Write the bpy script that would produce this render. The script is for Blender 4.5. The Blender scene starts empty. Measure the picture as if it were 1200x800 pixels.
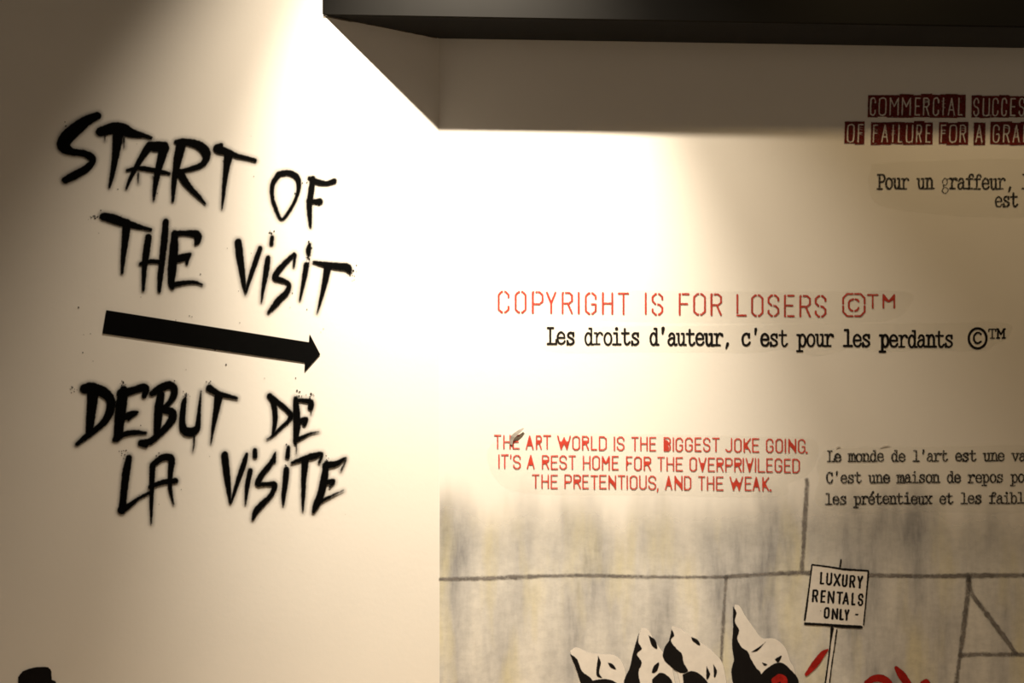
import bpy, math, random
import numpy as np

scene = bpy.context.scene
C = scene.collection
random.seed(4)
rng = np.random.default_rng(7)
rad = math.radians

# ------------------------------------------------------------------ camera
EYE = 1.60                      # eye height above the floor
F = 1200.0                      # focal length in pixels of the 1200 px frame
HX, HY = 600.0, 560.0           # where the level view axis meets the frame
cam_data = bpy.data.cameras.new('camera')
cam = bpy.data.objects.new('camera', cam_data)
C.objects.link(cam)
cam.location = (0, 0, EYE)
cam.rotation_euler = (rad(90), 0, 0)
cam_data.sensor_width = 36
cam_data.lens = 36
cam_data.shift_y = (HY - 400) / 1200
cam_data.clip_start = 0.05
scene.camera = cam

# ------------------------------------------------------------------ light and exposure
scene.view_settings.view_transform = 'Standard'
scene.view_settings.look = 'None'
scene.view_settings.gamma = 1
scene.view_settings.use_curve_mapping = False
scene.view_settings.exposure = 0.0

world = bpy.data.worlds.new('gallery_dusk')
scene.world = world
world.use_nodes = True
bg = world.node_tree.nodes['Background']
bg.inputs[0].default_value = (1.0, 0.80, 0.58, 1)
bg.inputs[1].default_value = 0.125

def spot(name, loc, target, energy, size, blend, color, radius):
    from mathutils import Vector
    d = bpy.data.lights.new(name, 'SPOT')
    d.energy = energy; d.spot_size = rad(size); d.spot_blend = blend
    d.color = color; d.shadow_soft_size = radius
    o = bpy.data.objects.new(name, d); C.objects.link(o)
    o.location = loc
    o.rotation_euler = (Vector(target) - Vector(loc)).to_track_quat('-Z', 'Y').to_euler()
    return o

LAMP = (-0.16, 2.98, 5.00)
spot('track_spot_core', LAMP, (-0.11, 3.95, 2.05), 1780, 45.5, 1.0, (1.0, 0.86, 0.67), 0.035)
spot('track_spot_spill', LAMP, (0.0, 3.95, 0.95), 495, 69, 0.7, (1.0, 0.83, 0.62), 0.035)
spot('added_warm_fill_spot', (2.0, 3.0, 5.05), (1.45, 4.0, 0.7), 135, 76, 1.0, (1.0, 0.70, 0.34), 0.08)  # added warm fill spot standing for yellowish lamplight from the right of the room

# ------------------------------------------------------------------ the two walls as planes
YAW_R = rad(2.2)
YAW_L = rad(25.7)
corner = np.array([(514.5 - HX) / F * 4.0, 4.0])
dR = np.array([math.cos(YAW_R), math.sin(YAW_R)])
nR = np.array([math.sin(YAW_R), -math.cos(YAW_R)])        # towards the room
dL = np.array([-math.cos(YAW_L), -math.sin(YAW_L)])
nL = np.array([math.sin(YAW_L), -math.cos(YAW_L)])

def unproject(px, py, wall, off=0.0):
    """where the sight line through a photo pixel meets a wall (off metres in front of it)"""
    px = np.asarray(px, float); py = np.asarray(py, float)
    n = nR if wall == 'R' else nL
    p0 = corner + n * off
    rx = (px - HX) / F; rz = (HY - py) / F
    t = (p0 @ n) / (rx * n[0] + n[1])
    return np.stack([rx * t, t, EYE + rz * t], axis=-1)

# ------------------------------------------------------------------ materials
def new_mat(name):
    m = bpy.data.materials.new(name); m.use_nodes = True
    nt = m.node_tree
    return m, nt, nt.nodes['Principled BSDF']

def noise(nt, scale, detail=4, rough=0.6, vec=None, coord='Object'):
    n = nt.nodes.new('ShaderNodeTexNoise')
    n.inputs['Scale'].default_value = scale
    n.inputs['Detail'].default_value = detail
    n.inputs['Roughness'].default_value = rough
    if vec is None:
        tc = nt.nodes.new('ShaderNodeTexCoord'); vec = tc.outputs[coord]
    nt.links.new(vec, n.inputs['Vector'])
    return n

def geo_pos(nt):
    return nt.nodes.new('ShaderNodeNewGeometry').outputs['Position']

def ramp(nt, src, stops):
    r = nt.nodes.new('ShaderNodeValToRGB')
    el = r.color_ramp.elements
    while len(el) > 1: el.remove(el[-1])
    el[0].position, el[0].color = stops[0][0], stops[0][1]
    for p, c in stops[1:]:
        e = el.new(p); e.color = c
    nt.links.new(src, r.inputs[0])
    return r

def maprange(nt, src, a, b, c, d, smooth=True):
    m = nt.nodes.new('ShaderNodeMapRange')
    m.interpolation_type = 'SMOOTHSTEP' if smooth else 'LINEAR'
    for k, v in zip((1, 2, 3, 4), (a, b, c, d)): m.inputs[k].default_value = v
    nt.links.new(src, m.inputs[0])
    return m

def math_node(nt, op, a, b):
    m = nt.nodes.new('ShaderNodeMath'); m.operation = op
    for i, v in enumerate((a, b)):
        if isinstance(v, (int, float)): m.inputs[i].default_value = v
        else: nt.links.new(v, m.inputs[i])
    return m

def wall_paint(name, col, rough=0.75):
    m, nt, b = new_mat(name)
    p = geo_pos(nt)
    n = noise(nt, 2.2, 5, 0.6, p)
    c2 = tuple(x * 0.965 for x in col[:3]) + (1,)
    r = ramp(nt, n.outputs['Fac'], [(0.3, c2), (0.7, col)])
    nt.links.new(r.outputs[0], b.inputs['Base Color'])
    b.inputs['Roughness'].default_value = rough
    b.inputs['Specular IOR Level'].default_value = 0.25
    bm_ = nt.nodes.new('ShaderNodeBump'); bm_.inputs['Strength'].default_value = 0.06
    bm_.inputs['Distance'].default_value = 0.004
    f = noise(nt, 60, 3, 0.5, p)
    nt.links.new(f.outputs['Fac'], bm_.inputs['Height'])
    nt.links.new(bm_.outputs[0], b.inputs['Normal'])
    return m

WALL = (0.82, 0.795, 0.75, 1)
M_wall = wall_paint('warm_white_wall_paint', WALL)

def plain(name, col, rough=0.5, var=0.15, scale=14, spec=0.4):
    m, nt, b = new_mat(name)
    n = noise(nt, scale, 4, 0.6, geo_pos(nt))
    r = ramp(nt, n.outputs['Fac'], [(0.3, tuple(c * (1 - var) for c in col[:3]) + (1,)), (0.7, tuple(c * (1 + var) for c in col[:3]) + (1,))])
    nt.links.new(r.outputs[0], b.inputs['Base Color'])
    b.inputs['Roughness'].default_value = rough
    b.inputs['Specular IOR Level'].default_value = spec
    return m

M_black_lac = plain('black_satin_lacquer', (0.005, 0.0048, 0.0045, 1), 0.34, 0.1, 6, 0.22)
M_black_edge = plain('raw_black_edge', (0.03, 0.028, 0.025, 1), 0.7)
M_floor = plain('warm_bounce_floor', (0.55, 0.43, 0.30, 1), 0.6, 0.15, 3)  # unseen floor, its colour made pale and warm to bounce light up the walls
M_ceil = plain('matt_black_ceiling', (0.02, 0.02, 0.02, 1), 0.9)

def paint(name, col, soft=0.6, wobble=0.0, wscale=60, worn=0.0, worn_scale=120, opacity=1.0, rough=0.6, var=0.1, halo=None, spec=0.08):
    return _paint(name, col, soft, wobble, wscale, worn, worn_scale, opacity, rough, var, halo, spec)
def _paint(name, col, soft=0.6, wobble=0.0, wscale=60, worn=0.0, worn_scale=120, opacity=1.0, rough=0.6, var=0.1, halo=None, spec=0.08):
    """paint, ink or film on a wall: its outline comes from the 'edge' attribute (signed distance), roughened by noise"""
    m, nt, b = new_mat(name)
    a = nt.nodes.new('ShaderNodeAttribute'); a.attribute_name = 'edge'
    pos = geo_pos(nt)
    src = a.outputs['Fac']
    if wobble:
        n = noise(nt, wscale, 4, 0.65, pos)
        w = math_node(nt, 'MULTIPLY', math_node(nt, 'SUBTRACT', n.outputs['Fac'], 0.5).outputs[0], wobble * 2)
        src = math_node(nt, 'ADD', src, w.outputs[0]).outputs[0]
    al = maprange(nt, src, -soft, soft, opacity, 0.0).outputs[0]
    if halo:
        hl = maprange(nt, src, -0.5, halo[0], halo[1], 0.0).outputs[0]
        al = math_node(nt, 'MAXIMUM', al, hl).outputs[0]
    if worn:
        n2 = noise(nt, worn_scale, 5, 0.7, pos)
        w2 = maprange(nt, n2.outputs['Fac'], 0.34, 0.55, 1 - worn, 1.0).outputs[0]
        al = math_node(nt, 'MULTIPLY', al, w2).outputs[0]
    n3 = noise(nt, 30, 3, 0.6, pos)
    r = ramp(nt, n3.outputs['Fac'], [(0.3, tuple(c * (1 - var) for c in col[:3]) + (1,)), (0.7, tuple(min(1, c * (1 + var)) for c in col[:3]) + (1,))])
    nt.links.new(r.outputs[0], b.inputs['Base Color'])
    nt.links.new(al, b.inputs['Alpha'])
    b.inputs['Roughness'].default_value = rough
    b.inputs['Specular IOR Level'].default_value = spec
    return m

M_spray = paint('black_spray_paint', (0.002, 0.002, 0.002, 1), 1.3, 1.0, 90, halo=(5.0, 0.27), spec=0.02)
M_vinyl = paint('black_vinyl', (0.003, 0.003, 0.003, 1), 0.5, rough=0.5, spec=0.03)
M_stencil_red = paint('red_stencil_paint', (0.42, 0.042, 0.027, 1), 0.55, 0.5, 160, 0.35, 260, var=0.2)
M_red = paint('red_lettering_paint', (0.55, 0.056, 0.035, 1), 0.5, 0.3, 160, 0.25, 300, var=0.15)
M_type = paint('black_typewriter_ink', (0.007, 0.006, 0.006, 1), 0.5, 0.45, 180)
M_type_worn = paint('worn_typewriter_ink', (0.008, 0.007, 0.006, 1), 0.55, 1.1, 260, 0.75, 230)
M_block = paint('dark_red_block_ink', (0.125, 0.010, 0.006, 1), 0.6, 0.9, 180, 0.3, 300, var=0.3)
M_film = paint('clear_film_backing', (0.74, 0.725, 0.66, 1), 1.4, 1.0, 25, opacity=0.13, rough=0.6, var=0.03)
M_joint = paint('grey_painted_joint', (0.20, 0.185, 0.175, 1), 1.9, 2.0, 45, 0.45, 40, opacity=0.9, var=0.35)
M_mwhite = paint('off_white_mural_paint', (0.72, 0.69, 0.65, 1), 0.6, 0.6, 90, var=0.05)
M_mblack = paint('black_mural_paint', (0.008, 0.007, 0.007, 1), 0.6, 0.8, 110)
M_mred = paint('red_mural_paint', (0.32, 0.015, 0.011, 1), 0.6, 0.8, 110, var=0.3)

def stone_paint():
    m, nt, b = new_mat('painted_stone_blocks')
    pos = geo_pos(nt)
    mp = nt.nodes.new('ShaderNodeMapping'); mp.inputs['Scale'].default_value = (4.6, 4.6, 1.0)
    nt.links.new(pos, mp.inputs[0])
    streak = noise(nt, 1.3, 5, 0.6, mp.outputs[0])
    r1 = ramp(nt, streak.outputs['Fac'], [(0.32, (0.31, 0.31, 0.315, 1)), (0.42, (0.50, 0.495, 0.485, 1)), (0.54, (0.63, 0.62, 0.59, 1)), (0.68, (0.74, 0.72, 0.67, 1))])
    big = noise(nt, 1.9, 3, 0.5, mp.outputs[0])
    yel = ramp(nt, big.outputs['Fac'], [(0.52, (0, 0, 0, 1)), (0.70, (1, 1, 1, 1))])
    mx = nt.nodes.new('ShaderNodeMix'); mx.data_type = 'RGBA'
    nt.links.new(math_node(nt, 'MULTIPLY', yel.outputs[0], 0.55).outputs[0], mx.inputs['Factor'])
    nt.links.new(r1.outputs[0], mx.inputs[6]); mx.inputs[7].default_value = (0.66, 0.61, 0.38, 1)
    # dry brushed horizontal scumble
    mp2 = nt.nodes.new('ShaderNodeMapping'); mp2.inputs['Scale'].default_value = (26, 26, 40)
    nt.links.new(pos, mp2.inputs[0])
    scum = noise(nt, 1.0, 6, 0.7, mp2.outputs[0])
    r2 = ramp(nt, scum.outputs['Fac'], [(0.35, (0.90, 0.90, 0.90, 1)), (0.6, (1.04, 1.04, 1.04, 1))])
    mul = nt.nodes.new('ShaderNodeMix'); mul.data_type = 'RGBA'; mul.blend_type = 'MULTIPLY'
    mul.inputs['Factor'].default_value = 1
    nt.links.new(mx.outputs[2], mul.inputs[6]); nt.links.new(r2.outputs[0], mul.inputs[7])
    nt.links.new(mul.outputs[2], b.inputs['Base Color'])
    a = nt.nodes.new('ShaderNodeAttribute'); a.attribute_name = 'edge'
    n = noise(nt, 1.3, 3, 0.5, mp.outputs[0])
    w = math_node(nt, 'MULTIPLY', math_node(nt, 'SUBTRACT', n.outputs['Fac'], 0.5).outputs[0], 95)
    s = math_node(nt, 'ADD', a.outputs['Fac'], w.outputs[0])
    al = maprange(nt, s.outputs[0], -58, 52, 1.0, 0.0)
    nt.links.new(al.outputs[0], b.inputs['Alpha'])
    b.inputs['Roughness'].default_value = 0.8
    b.inputs['Specular IOR Level'].default_value = 0.15
    return m
M_stone = stone_paint()

# ------------------------------------------------------------------ object helpers
def mesh_obj(name, verts, faces, mat, parent=None, loc=None, attr=None):
    me = bpy.data.meshes.new(name)
    v = np.asarray(verts, float)
    if loc is not None: v = v - np.asarray(loc)
    me.from_pydata([tuple(x) for x in v], [], [tuple(int(i) for i in f) for f in faces])
    if attr is not None:
        at = me.attributes.new('edge', 'FLOAT', 'POINT')
        at.data.foreach_set('value', np.asarray(attr, np.float32))
    me.materials.append(mat)
    me.update()
    o = bpy.data.objects.new(name, me); C.objects.link(o)
    if parent is not None: o.parent = parent
    elif loc is not None: o.location = tuple(loc)
    return o

def tag(o, label, cat, group=None):
    o['label'] = label; o['category'] = cat
    if group: o['group'] = group
    return o

def thing(name, loc, label, cat, group=None):
    o = bpy.data.objects.new(name, None); C.objects.link(o)
    o.location = tuple(loc); o.empty_display_size = 0.05
    return tag(o, label, cat, group)

def struct(name, verts, faces, mat):
    o = mesh_obj(name, verts, faces, mat); o['kind'] = 'structure'; return o

def slab(a, b, z0, z1, n, thick):
    """a wall slab between plan points a and b, its face on a-b, its body behind"""
    a = np.asarray(a); b = np.asarray(b); k = -np.asarray(n) * thick
    pl = [a, b, b + k, a + k]
    v = [(p[0], p[1], z) for z in (z0, z1) for p in pl]
    f = [(0, 1, 5, 4), (1, 2, 6, 5), (2, 3, 7, 6), (3, 0, 4, 7), (4, 5, 6, 7), (3, 2, 1, 0)]
    return v, f

# ------------------------------------------------------------------ the room
CEIL = 5.60
pl_end = corner + dL * 3.4
pr_end = corner + dR * 4.2
struct('wall_left', *slab(pl_end, corner, 0, CEIL, nL, 0.15), M_wall)
struct('wall_right', *slab(corner, pr_end, 0, CEIL, nR, 0.15), M_wall)
fl = [(-4.2, -1.5), (4.6, -1.5), (4.6, 4.6), (-4.2, 4.6)]
def plate(z0, z1):
    v = [(x, y, z) for z in (z0, z1) for x, y in fl]
    f = [(0, 1, 5, 4), (1, 2, 6, 5), (2, 3, 7, 6), (3, 0, 4, 7), (4, 5, 6, 7), (3, 2, 1, 0)]
    return v, f
struct('floor', *plate(-0.1, 0.0), M_floor)
struct('ceiling', *plate(CEIL, CEIL + 0.1), M_ceil)

# black box beam along the right wall, dying into the left wall
B_BOT = EYE + (HY - 45.0) / F * 4.0
B_TOP = B_BOT + 0.34
B_D = 0.185
# plan point where the beam's front meets the left wall
den = dL @ nR
ql = corner + dL * (B_D / den)
qr = pr_end + nR * B_D
def beam_mesh():
    ch = 0.004
    a, b, c, d = corner, pr_end, qr, ql
    ci = c - nR * ch; di = d - dL * (ch / den)
    # profile: back bottom, front-bottom chamfer, front, front-top, back top
    A = [(a, B_BOT), (di, B_BOT), (d, B_BOT + ch), (d, B_TOP - ch), (di, B_TOP), (a, B_TOP)]
    Bq = [(b, B_BOT), (ci, B_BOT), (c, B_BOT + ch), (c, B_TOP - ch), (ci, B_TOP), (b, B_TOP)]
    v = [(p[0], p[1], z) for p, z in A] + [(p[0], p[1], z) for p, z in Bq]
    f = [(i, (i + 1) % 6, (i + 1) % 6 + 6, i + 6) for i in range(6)]
    f += [tuple(range(5, -1, -1)), tuple(range(6, 12))]
    return v, f
bv, bf = beam_mesh()
struct('trim_1', bv, bf, M_black_lac)
# ragged caulk line where the beam's underside meets the left wall
def caulk():
    v, f = [], []
    N = 26
    tl = B_D / den
    for i in range(N + 1):
        t = 0.01 + (tl - 0.012) * i / N
        p = corner + dL * t + nL * 0.0005
        w = 0.0012 + 0.0014 * rng.random() + (0.0035 if i > N * 0.74 else 0)
        q = corner + dL * t + nL * 0.004
        v += [(p[0], p[1], B_BOT - w), (q[0], q[1], B_BOT - w * 0.4), (q[0], q[1], B_BOT)]
    for i in range(N):
        k = 3 * i
        f += [(k, k + 3, k + 4, k + 1), (k + 1, k + 4, k + 5, k + 2)]
    return v, f
cv, cf = caulk()
struct('trim_2', cv, cf, plain('dark_caulk', (0.05, 0.042, 0.035, 1), 0.8, 0.5, 80))

# ------------------------------------------------------------------ painted marks: signed distance meshes
def catmull(pts, n=8):
    P = np.asarray(pts, float)
    if len(P) < 3: return P
    Q = np.vstack([2 * P[0] - P[1], P, 2 * P[-1] - P[-2]])
    out = []
    for i in range(1, len(Q) - 2):
        p0, p1, p2, p3 = Q[i - 1:i + 3]
        for t in np.linspace(0, 1, n, endpoint=False):
            out.append(0.5 * ((2 * p1) + (-p0 + p2) * t + (2 * p0 - 5 * p1 + 4 * p2 - p3) * t * t + (-p0 + 3 * p1 - 3 * p2 + p3) * t ** 3))
    out.append(P[-1])
    out = np.array(out); out[:, 2] = np.maximum(out[:, 2], 0.05)
    return out

class Field:
    """strokes and polygons gathered in photo pixels, turned into one mesh lying on a wall"""
    def __init__(s): s.st, s.po, s.cut = [], [], []
    def stroke(s, pts, smooth=True): s.st.append(catmull(pts) if smooth else np.asarray(pts, float)); return s
    def poly(s, pts): s.po.append(np.asarray(pts, float)); return s
    def gap(s, pts): s.cut.append(np.asarray(pts, float)); return s
    def bounds(s):
        a = [np.c_[p[:, 0] - p[:, 2], p[:, 1] - p[:, 2], p[:, 0] + p[:, 2], p[:, 1] + p[:, 2]] for p in s.st]
        a += [np.c_[p, p] for p in s.po]
        a = np.vstack(a)
        return a[:, 0].min(), a[:, 1].min(), a[:, 2].max(), a[:, 3].max()
    @staticmethod
    def seg(D, X, Y, a, b, step, x0, y0, pad):
        ax, ay, ra = a; bx, by, rb = b
        R = max(ra, rb) + pad
        i0 = max(0, int((min(ax, bx) - R - x0) / step)); i1 = min(D.shape[1], int((max(ax, bx) + R - x0) / step) + 2)
        j0 = max(0, int((min(ay, by) - R - y0) / step)); j1 = min(D.shape[0], int((max(ay, by) + R - y0) / step) + 2)
        if i1 <= i0 or j1 <= j0: return
        x = X[j0:j1, i0:i1]; y = Y[j0:j1, i0:i1]
        dx, dy = bx - ax, by - ay
        L = dx * dx + dy * dy + 1e-9
        t = np.clip(((x - ax) * dx + (y - ay) * dy) / L, 0, 1)
        d = np.hypot(x - ax - t * dx, y - ay - t * dy) - (ra + (rb - ra) * t)
        D[j0:j1, i0:i1] = np.minimum(D[j0:j1, i0:i1], d)
    def sdf(s, step, pad):
        x0, y0, x1, y1 = s.bounds()
        x0 -= pad; y0 -= pad; x1 += pad; y1 += pad
        xs = np.arange(x0, x1 + step, step); ys = np.arange(y0, y1 + step, step)
        X, Y = np.meshgrid(xs, ys)
        D = np.full(X.shape, 99.0)
        for p in s.st:
            if len(p) == 1: s.seg(D, X, Y, p[0], p[0], step, x0, y0, pad + 1)
            for k in range(len(p) - 1): s.seg(D, X, Y, p[k], p[k + 1], step, x0, y0, pad + 1)
        for q in s.po:
            d = np.full(X.shape, 99.0); ins = np.zeros(X.shape, bool)
            for k in range(len(q)):
                a, b = q[k], q[(k + 1) % len(q)]
                dx, dy = b - a
                t = np.clip(((X - a[0]) * dx + (Y - a[1]) * dy) / (dx * dx + dy * dy + 1e-9), 0, 1)
                d = np.minimum(d, np.hypot(X - a[0] - t * dx, Y - a[1] - t * dy))
                if a[1] != b[1]:
                    hit = ((a[1] > Y) != (b[1] > Y)) & (X < a[0] + (Y - a[1]) * dx / (b[1] - a[1]))
                    ins ^= hit
            D = np.minimum(D, np.where(ins, -d, d))
        for p in s.cut:
            E = np.full(X.shape, 99.0)
            if len(p) == 1: s.seg(E, X, Y, p[0], p[0], step, x0, y0, 6)
            for k in range(len(p) - 1): s.seg(E, X, Y, p[k], p[k + 1], step, x0, y0, 6)
            D = np.maximum(D, -E)
        return X, Y, D
    def build(s, name, mat, wall, parent, step=0.5, pad=1.6, off=0.0015, label=None):
        X, Y, D = s.sdf(step, pad)
        keep = np.minimum.reduce([D[:-1, :-1], D[1:, :-1], D[:-1, 1:], D[1:, 1:]]) < pad * 0.9
        j, i = np.nonzero(keep)
        W = X.shape[1]
        quads = np.stack([j * W + i, (j + 1) * W + i, (j + 1) * W + i + 1, j * W + i + 1], axis=1)
        used, inv = np.unique(quads, return_inverse=True)
        V = unproject(X.ravel()[used], Y.ravel()[used], wall, off)
        loc = np.array(parent.location) if parent is not None else V.mean(0)
        o = mesh_obj(name, V, inv.reshape(-1, 4), mat, parent, loc, D.ravel()[used])
        if label: o['label'] = label
        return o

def film(pts, parent, off=0.0006):
    return Field().poly(catmull([(x, y, 1) for x, y in pts + pts[:1]], 6)[:-1, :2]).build('backing_film', M_film, 'R', parent, 2.0, 4.0, off)

# ------------------------------------------------------------------ spray lettering (strokes traced in enlarged crops of the photo)
def crop(ox, oy, k):
    return lambda pts: [(ox + x / k, oy + y / k, r / k) for x, y, r in pts]
c1, c2, c3, c4 = crop(50, 120, 4.615), crop(100, 190, 3.75), crop(80, 340, 3.75), crop(120, 440, 4.0)

START = [c1(p) for p in [
    [(296,72,22),(245,95,28),(190,135,36),(130,190,38),(115,235,36),(155,265,22),(220,275,20),(262,295,22),(270,320,18),(235,358,22),(180,390,24),(122,420,20)],
    [(312,158,26),(380,140,33),(430,145,35),(480,165,26),(540,178,16),(585,190,10)],
    [(410,160,32),(400,250,23),(388,330,17),(375,400,13),(362,457,7)],
    [(337,180,5),(337,205,3)], [(440,190,6),(440,245,3)],
    [(578,235,24),(540,290,18),(500,360,14),(470,420,10),(453,465,6)],
    [(580,235,25),(620,238,30),(660,232,22)],
    [(658,245,28),(640,310,22),(620,390,18),(608,460,13),(601,527,6)],
    [(458,366,9),(520,355,13),(580,362,15),(640,375,15),(684,384,9)],
    [(517,380,5),(518,436,3)], [(595,398,4),(608,414,4),(632,408,4)],
    [(750,225,28),(735,290,25),(720,370,18),(710,450,14),(705,532,8)],
    [(722,213,13),(760,212,20),(810,220,22),(850,235,26),(880,265,28),(885,300,20),(862,335,17),(815,355,15),(770,367,13),(735,372,14)],
    [(742,378,22),(765,420,22),(800,465,17),(840,505,14),(880,547,7)],
    [(965,230,13),(945,250,24),(990,265,22),(1050,288,15),(1100,300,13),(1148,312,12)],
    [(1005,290,25),(995,350,18),(985,430,13),(978,500,10),(971,572,5)]]]
OF = [c2(p) for p in [
    [(850,52,13),(824,95,11),(822,150,9),(838,205,9),(862,250,7),(895,215,8),(925,160,8),(938,110,10),(930,66,14),(892,46,14),(850,52,13)],
    [(1000,72,13),(992,130,14),(985,190,13),(987,240,10),(990,283,6)],
    [(984,68,8),(1020,86,14),(1060,92,11),(1093,82,13)], [(983,168,13),(1010,172,12),(1030,172,15)]]]
THE = [c2(p) for p in [
    [(80,238,18),(120,248,22),(170,265,20),(230,282,13),(287,296,8)],
    [(182,268,20),(176,340,16),(168,410,12),(162,486,7)],
    [(278,328,15),(268,400,16),(260,470,12),(255,562,7)], [(354,260,14),(348,340,16),(338,430,14),(330,500,13),(325,566,8)],
    [(244,446,10),(290,435,11),(340,440,11)],
    [(394,310,14),(390,380,20),(383,460,20),(378,530,15),(382,552,10)], [(390,315,14),(440,311,13),(490,318,19),(494,345,14),(485,360,7)],
    [(398,427,18),(440,415,17),(462,403,8)], [(448,420,12),(446,445,7)], [(380,540,14),(430,530,11),(480,527,9),(513,538,6)]]]
VISIT = [c2(p) for p in [
    [(672,350,16),(678,400,17),(688,470,14),(698,540,10),(704,579,4)], [(769,377,11),(750,430,12),(728,495,10),(706,570,6)],
    [(821,328,9),(818,358,10)], [(803,420,12),(795,480,13),(783,550,9),(774,613,4)],
    [(918,404,10),(880,440,12),(845,480,14),(835,508,14),(870,520,12),(895,536,10),(885,570,13),(855,600,15),(830,630,13),(805,659,7)], [(922,408,8),(916,458,5)],
    [(985,360,8),(981,388,12),(982,412,4)], [(972,450,13),(962,510,11),(952,560,8),(943,606,4)],
    [(1003,438,7),(1060,450,14),(1120,458,17),(1152,462,18),(1162,480,10)], [(1064,466,17),(1052,530,13),(1035,600,8),(1019,661,3)]]]
DEBUT = [c3(p) for p in [
    [(72,432,22),(110,430,26)], [(110,440,28),(105,500,23),(98,570,20),(92,622,16)],
    [(92,423,20),(150,445,25),(185,480,21),(184,530,20),(158,577,16),(120,612,14),(80,642,14),(38,676,9)]]] + [c4(p) for p in [
    [(100,66,20),(90,130,27),(82,200,25),(75,270,22),(66,295,18)], [(92,84,26),(140,70,19),(190,55,20),(206,63,16),(196,95,13)],
    [(95,196,18),(140,180,17),(164,171,8)], [(128,195,12),(122,207,7)], [(58,300,13),(100,276,14),(150,266,13),(203,268,8)],
    [(275,90,19),(265,150,21),(260,220,19),(255,270,16)],
    [(232,84,14),(270,60,20),(312,44,20),(336,60,18),(334,95,17),(310,130,13),(280,155,13)],
    [(280,160,16),(325,170,20),(328,200,20),(300,240,17),(260,280,16),(220,310,17),(182,315,17),(202,324,15)],
    [(392,98,5),(384,118,12),(378,160,14),(375,220,16),(385,255,21),(415,264,23),(444,246,16),(451,200,11),(456,140,8),(462,74,4)],
    [(430,285,6),(430,320,4),(424,353,2.5)],
    [(502,58,18),(540,82,15),(590,95,11),(630,105,8)], [(545,98,21),(535,160,15),(522,230,10),(509,316,3)]]]
DE = [c4(p) for p in [
    [(786,95,15),(802,125,14),(810,180,13),(808,230,11),(800,272,7)], [(784,94,14),(830,130,13),(870,165,13),(884,188,13),(868,215,10),(830,250,9),(800,280,8),(772,298,4)],
    [(906,108,12),(910,170,17),(912,230,18),(908,280,14),(904,317,8)], [(905,115,10),(950,117,12),(978,124,14),(976,150,14)],
    [(920,216,16),(955,203,11),(946,228,11)], [(905,302,13),(940,287,10),(975,271,7),(1014,263,3)], [(910,315,4),(910,366,1.8)], [(978,160,4),(978,181,2)]]]
LA = [c4(p) for p in [
    [(125,384,15),(114,440,19),(105,510,18),(98,580,17),(94,628,20)], [(90,630,20),(130,605,13),(170,575,9),(218,549,8)],
    [(235,428,15),(232,520,12),(230,610,9),(230,692,4)], [(235,418,14),(280,385,17),(318,384,19),(328,408,15)],
    [(325,400,16),(318,480,12),(320,540,10),(334,602,4)], [(225,522,12),(280,500,13),(342,492,15)]]]
VISITE = [c4(p) for p in [
    [(574,370,17),(580,430,17),(590,510,14),(600,597,6)], [(677,367,8),(664,410,13),(640,480,12),(605,590,6)],
    [(716,350,12),(715,378,12)], [(694,444,13),(680,510,12),(671,602,4)],
    [(808,366,6),(790,410,13),(750,460,14),(728,505,14),(770,508,11),(808,510,14),(790,560,12),(750,600,15),(720,635,15),(705,672,7)], [(811,360,5),(806,402,9)],
    [(872,336,10),(868,380,12)], [(863,440,15),(858,500,14),(850,560,11),(848,606,5)],
    [(889,408,8),(940,390,13),(990,376,17),(1030,366,8),(1016,406,7)], [(950,400,18),(945,480,13),(942,560,10),(940,633,4)],
    [(1050,410,13),(1040,480,18),(1025,550,18),(1005,600,18),(990,637,9)], [(1048,420,18),(1100,410,14),(1142,386,5),(1118,444,5)],
    [(1045,500,15),(1085,493,9),(1066,522,6)], [(1000,602,12),(1060,570,8),(1130,537,3)]]]

def spray_word(strokes, counts, parent, off):
    """one painted word: each letter a mesh of its own"""
    px = [p for st in strokes for p in st]
    w = bpy.data.objects.new('word', None); C.objects.link(w); w.parent = parent; w.empty_display_size = 0.03
    at = unproject(sum(p[0] for p in px) / len(px), max(p[1] for p in px), 'L', off)
    w.location = tuple(at - np.array(parent.location))
    k = 0
    for n, c in enumerate(counts):
        f = Field()
        for st in strokes[k:k + c]: f.stroke(st)
        k += c
        o = f.build('letter', M_spray, 'L', None, 1.0, 6.0, off + 0.0001 * n)
        d = np.array(o.location) - at
        o.parent = w; o.location = tuple(d)

def specks(parent, spots, seed, box, count):
    r = np.random.default_rng(seed)
    f = Field()
    for cx, cy, sp, n in spots:
        for _ in range(n):
            f.stroke([(cx + r.normal(0, sp), cy + r.normal(0, sp), abs(r.normal(0.35, 0.25)) + 0.2)], False)
    x0, y0, x1, y1 = box
    for _ in range(count):
        f.stroke([(r.uniform(x0, x1), r.uniform(y0, y1), abs(r.normal(0.25, 0.3)) + 0.15)], False)
    o = f.build('paint_specks', paint('fine_spray_specks', (0.02, 0.018, 0.016, 1), 0.6), 'L', parent, 0.5, 1.0, 0.0012)
    o['kind'] = 'stuff'
    return o

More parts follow.
